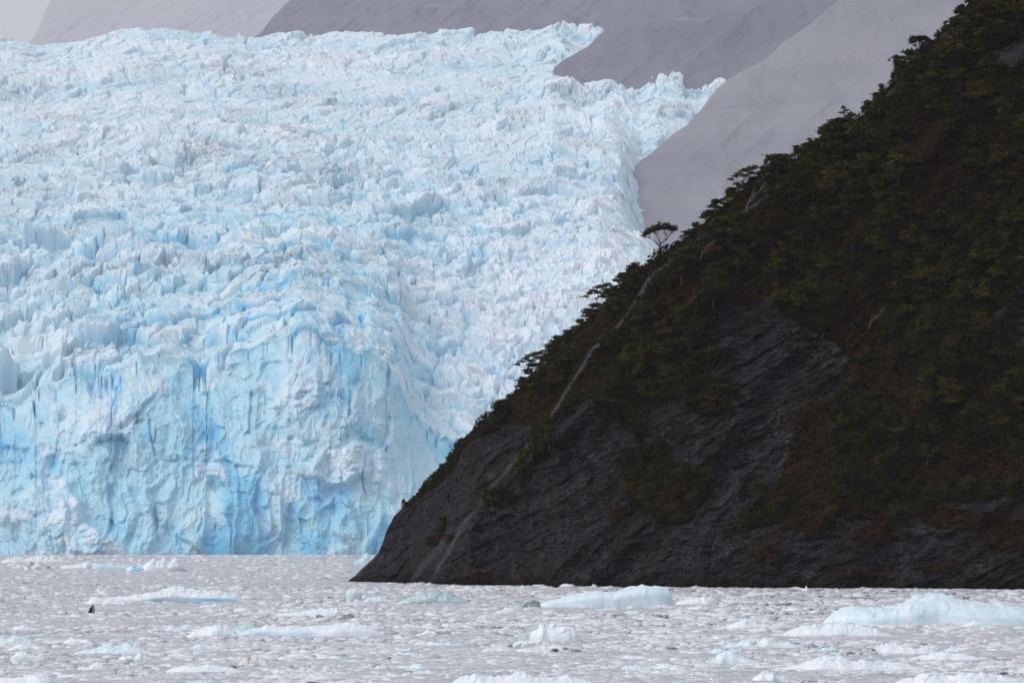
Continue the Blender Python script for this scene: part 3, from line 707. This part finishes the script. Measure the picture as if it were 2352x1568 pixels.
berg('iceberg', 'green-grey striped iceberg lying slanted in front of the left part of the cliff', 398, 470, 603.5, 14, [(-1, .15), (-.8, .4), (-.3, .75), (.05, 1), (.4, .85), (.75, .45), (1, .1)], ICE_T, jag=.1, front=.4,
     dirt=lambda u, z, x, y: sm(.12, .0, np.abs(u+.05-.3*z))*.7, depth=.35)
berg('ice_block', 'upright pale blue ice block off the foot of the cliff tip', 346, 362, 600, 12, [(-1, .75), (-.5, 1), (.2, .95), (.8, .7), (1, .5)], ICE_B, 'ice block', jag=.1, front=.15, depth=.7)
berg('ice_floe', 'low pale floe touching the upright pale blue ice block', 362, 388, 601.5, 6, HUMP, ICE_B, 'ice floe', jag=.2)
berg('iceberg', 'biggest iceberg, long white-blue hump cut by the right edge of view', 822, 1052, 625.5, 31, [(-1, .12), (-.9, .45), (-.75, .62), (-.55, .55), (-.35, .66), (-.2, .95), (0, 1), (.25, .88), (.5, .72), (.8, .5), (1, .2)], ICE_B, jag=.07, front=.35, depth=.3,
     dirt=lambda u, z, x, y: sm(.05, .0, np.abs(u+.22-.18*z))*.5*sm(.6, .2, z))
berg('ice_floe', 'long white floe with small broken knobs, in front of the biggest iceberg', 779, 892, 636.5, 14, LONG, ICE_W, 'ice floe', jag=.1, tufts=.22, depth=.3)
berg('ice_floe', 'wide peaked white floe near the bottom right, three broken lumps on top', 770, 925, 670.5, 15.5, [(-1, .1), (-.6, .45), (-.35, .95), (-.1, 1), (.05, .6), (.2, .85), (.45, .5), (.7, .55), (1, .1)], ICE_W, 'ice floe', jag=.12, depth=.3)
berg('ice_floe', 'smooth domed pale blue floe, left of the wide peaked floe at bottom right', 713, 759, 664.5, 14, LEFT, ICE_B, 'ice floe', jag=.04, front=.3, depth=.5)
berg('ice_floe', 'low white floe right of and behind the wide peaked floe', 905, 985, 660.5, 9, HUMP, ICE_W, 'ice floe', jag=.1, depth=.35)
berg('ice_floe', 'row of rounded white lumps cut by the bottom edge, centre', 446, 606, 688, 17, [(-1, .2), (-.8, .65), (-.6, .9), (-.4, .75), (-.25, .7), (-.1, .95), (.1, .75), (.3, .6), (.5, .75), (.75, .45), (1, .1)], ICE_W, 'ice floe', jag=.1, tufts=.1, depth=.3)
berg('ice_floe', 'wide white floe cut by the bottom edge at far right', 880, 1050, 690, 19, LONG, ICE_W, 'ice floe', jag=.1, depth=.3)
berg('ice_floe', 'jagged white lump at the bottom, left of the wide far-right floe', 752, 790, 681, 11, [(-1, .2), (-.5, .9), (-.1, 1), (.4, .7), (1, .2)], ICE_W, 'ice floe', jag=.2, depth=.5)
berg('ice_floe', 'bright crumbly white floe in the middle of the brash, round-topped', 530, 580, 641, 17, [(-1, .5), (-.8, .85), (-.5, 1), (0, .85), (.5, .75), (.85, .65), (1, .3)], ICE_W, 'ice floe', jag=.2, front=.3, depth=.5)
berg('ice_floe', 'smooth grey-blue wedge against the left side of the bright crumbly floe', 516, 543, 640.5, 9, HUMP, ICE_T, 'ice floe', jag=.06, depth=.5)
berg('ice_floe', 'small smooth white lump below the grey-blue wedge', 512, 531, 645.5, 6.5, HUMP, ICE_W, 'ice floe', jag=.06, front=.3, depth=.6)
berg('dirty_floe', 'cream-coloured smooth low floe left of the brown-stained floe', 479, 517, 652, 8, HUMP, ICE_D, 'ice floe', jag=.06, depth=.5, dirt=.08)
berg('dirty_floe', 'low floe with brown rock dirt along its right half', 515, 588, 652.5, 9.5, [(-1, .3), (-.6, .6), (-.1, .85), (.2, 1), (.6, .65), (1, .05)], ICE_D, 'ice floe', jag=.15, depth=.3,
     dirt=lambda u, z, x, y: sm(-.2, .2, u)*sm(-.35, .0, fbm(x*.9, z*3, 3, 3))*1.6)
berg('iceberg', 'jagged white iceberg with a bright blue band along its foot, left of centre', 96, 250, 602, 15.5, [(-1, .1), (-.8, .3), (-.5, .45), (-.2, .7), (0, .95), (.15, 1), (.35, .8), (.6, .65), (.8, .5), (1, .05)], ICE_W, jag=.13, tufts=.12, bl_fn=lowblue, front=.3, depth=.25)
berg('ice_floe', 'low white snowy floe trailing off the left end of the blue-banded iceberg', 84, 130, 604, 8, LONG, ICE_W, 'ice floe', jag=.15, depth=.3)
berg('iceberg', 'far crumbled iceberg with cyan hollows, near the foot of the glacier', 126, 188, 571, 12.5, [(-1, .2), (-.7, .4), (-.4, .55), (-.1, .9), (.2, 1), (.6, .8), (.9, .4), (1, .1)], ICE_W, jag=.3, front=.3, depth=.3,
     bl_fn=lambda u, z, x, y: sm(.0, .4, fbm(x*1.4, z*2, 7, 3))*sm(.7, .3, z))
berg('dirty_floe', 'grey dirt-covered lump of ice at far left below the glacier', 24, 52, 569.5, 8, [(-1, .3), (-.5, .9), (0, 1), (.5, .7), (1, .2)], ICE_D, 'ice floe', jag=.25, dirt=lambda u, z, x, y: sm(-.2, .3, fbm(x*2, z*3, 3, 3))*.8, depth=.5)
berg('ice_floe', 'flat turquoise ice slab between the dirty lump and the crumbled iceberg', 92, 152, 568.5, 6.5, [(-1, .95), (-.9, 1), (-.6, .75), (0, .6), (.5, .55), (1, .2)], ICE_B, 'ice floe', jag=.05, front=.2, blue=.45, depth=.25)
berg('ice_floe', 'white floe left against the flat turquoise slab', 60, 93, 568.3, 7.5, [(-1, .3), (-.3, .6), (.5, .9), (1, .9)], ICE_W, 'ice floe', jag=.15, depth=.3)
berg('ice_floe', 'broad white floe right under the glacier face at far left', 0, 70, 562, 7, LONG, ICE_W, 'ice floe', jag=.3, depth=.2, tufts=.2)
berg('ice_floe', 'long smooth white floe with a grey-blue side, lower left of centre', 236, 386, 636, 15, [(-1, .2), (-.85, .5), (-.6, .7), (-.2, .66), (.2, .75), (.5, 1), (.75, .8), (1, .1)], ICE_W, 'ice floe', jag=.08, depth=.25, front=.3, bl_fn=lambda u, z, x, y: sm(.5, .3, z)*sm(.2, -.1, u)*.35)
berg('ice_floe', 'rounded white floe at the left end of the long smooth floe', 186, 240, 637, 13, HUMP, ICE_W, 'ice floe', jag=.08, depth=.4)
berg('ice_floe', 'slanting grey-blue floe behind the joint of the long smooth floe', 214, 262, 631.5, 11, [(-1, .1), (-.3, .4), (.3, .8), (.7, 1), (1, .3)], ICE_T, 'ice floe', jag=.08, depth=.3)
berg('ice_chunk', 'dark teal ice lump above the right end of the long smooth floe', 339, 355, 619.5, 7, [(-1, .2), (-.3, .8), (.3, 1), (.8, .8), (1, .2)], ICE_G, 'ice chunk', jag=.2, depth=.6)
berg('ice_chunk', 'thin dark teal ice wedge left of the teal lump', 316, 331, 618.5, 4.5, [(-1, .9), (-.5, .8), (.3, .5), (1, .1)], ICE_G, 'ice chunk', jag=.15, depth=.6)
berg('ice_floe', 'white floe behind the two dark teal pieces', 276, 344, 616, 9, [(-1, .3), (-.2, .6), (.4, .8), (.8, 1), (1, .3)], ICE_W, 'ice floe', jag=.15, depth=.3)
berg('ice_floe', 'pair of pale humps at the left edge, lower third of the bay', -12, 38, 646, 11, LONG, ICE_B, 'ice floe', jag=.1, depth=.4)
berg('ice_floe', 'white floe with blue-grey underside right of the left-edge humps', 74, 154, 654, 12, [(-1, .2), (-.4, .6), (-.1, .9), (.1, .8), (.4, .95), (.7, .5), (1, .1)], ICE_B, 'ice floe', jag=.15, depth=.3)
berg('ice_floe', 'long low smooth floe near the bottom, left of centre', 163, 245, 672.5, 9, LONG, ICE_W, 'ice floe', jag=.05, depth=.3)
berg('ice_floe', 'rounded white floe in the bottom left corner', -10, 58, 685, 12, [(-1, .6), (-.3, .7), (.2, .85), (.5, 1), (.8, .7), (1, .1)], ICE_W, 'ice floe', jag=.08, depth=.35)
berg('ice_floe', 'domed floe with a brown stain on its left shoulder, bottom left of centre', 238, 270, 664.5, 11, HUMP, ICE_D, 'ice floe', jag=.08, depth=.5, dirt=lambda u, z, x, y: sm(.25, .0, np.abs(u+.3))*.8)
berg('ice_block', 'cyan ice block peeping out left of the cliff tip, far out', 354, 376, 565, 12, [(-1, .3), (-.4, .7), (.2, 1), (.5, .7), (.8, .95), (1, .7)], ICE_B, 'ice block', jag=.15, front=.2, blue=.45, depth=.4)
berg('ice_chunk', 'tiny white ice spike against the black foot of the cliff', 801, 809, 590.5, 6, [(-1, .1), (0, .6), (.3, 1), (1, .2)], ICE_W, 'ice chunk', jag=.2, depth=.6)
berg('ice_floe', 'white floe just right of the smooth pale blue iceberg', 675, 714, 604.5, 9, HUMP, ICE_W, 'ice floe', jag=.18, depth=.4)
berg('ice_floe', 'grey-white floe with thin brown edge, behind and left of the biggest iceberg', 720, 766, 602.5, 5.5, LONG, ICE_D, 'ice floe', jag=.2, depth=.4, dirt=.3)
berg('ice_floe', 'peaked white floe left of the knobbed long floe', 712, 766, 628.5, 10, [(-1, .1), (-.3, .4), (.2, 1), (.6, .7), (1, .1)], ICE_W, 'ice floe', jag=.12, depth=.35)
berg('ice_floe', 'ragged white floe below the knobbed long floe', 757, 806, 648, 10, [(-1, .8), (-.7, 1), (-.2, .6), (.3, .7), (1, .1)], ICE_W, 'ice floe', jag=.2, depth=.35)
berg('ice_floe', 'spread of broken white ice above the low right floe', 878, 950, 654, 11, [(-1, .8), (-.7, 1), (-.4, .8), (0, .6), (.5, .5), (1, .1)], ICE_W, 'ice floe', jag=.2, depth=.35, tufts=.1)
# the black wedge of rock carried on the ice
def wedge():
    root = empty('stranded_rock', (0, 0, 0)); y = dist(613.5); u = y/F
    A = np.array([(-4.2, 0), (-2.6, 3), (-1.9, 5.6), (-.6, 7.2), (.4, 8.6), (1.2, 9.2), (.3, 0)])*u
    B = np.array([(.3, 0), (1.2, 9.2), (2.4, 9.0), (3.2, 7.6), (3.4, 4.0), (2.2, 1.0)])*u
    for nm, Pl, mt, y0, y1 in (('dark_face', A, ROCKM, -.02, .35), ('grey_side', B, ICE_G, -.05, .4)):
        n = len(Pl); V = [(p[0], y0+.02*math.sin(5*i), p[1]-.05*u) for i, p in enumerate(Pl)]+[(p[0]*.9, y1, p[1]*.9-.05) for p in Pl]
        me = bpy.data.meshes.new(nm); me.from_pydata(V, [], [tuple(range(n)), tuple(range(2*n-1, n-1, -1))]+[(i, i+n, (i+1) % n+n, (i+1) % n) for i in range(n)])
        for a in ('blue', 'dirt'): me.attributes.new(a, 'FLOAT', 'POINT')
        link(nm, me, mt, root)
    root.location = ((91.5-512)/F*y, y, .02); tag(root, 'small upright wedge of black and grey rock sticking up out of the ice, left', 'rock')
wedge()
# countable middling floes
fl = []
for k in range(14):
    r2 = np.random.default_rng(300+k); n = 7; us = np.linspace(-1, 1, n); hs_ = np.clip(.45+.5*r2.random(n), 0, 1); hs_[0] = .08; hs_[-1] = .08; hs_[r2.integers(2, 5)] = 1
    me = berg_mesh(1.0, .13+.1*r2.random(), list(zip(us, hs_)), depth=.42, jag=.08+.18*r2.random(), seed=40+k*2, nu=60, nv=24, blue=.35 if k % 5 == 0 else .0, front=.35, tufts=.1*(k % 3 == 0))
    fl.append((me, ICE_T if k == 6 else (ICE_B if k % 4 == 1 else ICE_W)))
rr = random.Random(11); n = 0; tr = 0
while n < 250 and tr < 20000:
    tr += 1; row = 560+(690-560)*rr.random(); px = rr.uniform(-20, 1044)
    if 344 < px and row < float(tab(px, BASE))+3: continue
    wpx = (6+28*rr.random()**2.2)*min(1.25, max(.5, (row-HOR)/80))
    if any(a-2 < px < b+2 and c < row < d for a, b, c, d in taken): continue
    taken.append((px-wpx*.45, px+wpx*.45, row-3, row+2)); y = dist(row); s = wpx/F*y; k = rr.randrange(14)
    o = link('ice_floe', fl[k][0], fl[k][1]); o.location = ((px-512)/F*y, y+.1*s, -.01); o.scale = (s*rr.choice((-1, 1)), s, s*rr.uniform(.75, 1.25)); o.rotation_euler = (0, 0, rr.uniform(-.35, .35))
    tag(o, 'small low white floe scattered among the brash ice of the bay', 'ice floe', 'small white floes scattered over the bay'); n += 1

# ------------------------------------------------------------------ haze
def build_haze():
    me = bpy.data.meshes.new('haze'); x0, x1, y0, y1, z0, z1 = -14100, 14100, -300, 36100, -30, 7200
    V = [(x, y, z) for z in (z0, z1) for y in (y0, y1) for x in (x0, x1)]
    me.from_pydata(V, [], [(0, 2, 3, 1), (4, 5, 7, 6), (0, 1, 5, 4), (2, 6, 7, 3), (0, 4, 6, 2), (1, 3, 7, 5)])
    m = bpy.data.materials.new('haze'); m.use_nodes = True; t = m.node_tree; t.nodes.clear()
    v = t.nodes.new('ShaderNodeVolumePrincipled'); v.inputs['Density'].default_value = HAZE; v.inputs['Color'].default_value = (.97, .965, 1, 1)
    v.inputs['Anisotropy'].default_value = 0.0
    ou = t.nodes.new('ShaderNodeOutputMaterial'); t.links.new(v.outputs[0], ou.inputs['Volume'])
    tag(link('haze', me, m), 'pale mist thickening towards the mountains', 'haze', kind='stuff')
HAZE = 3.1e-5
build_haze()
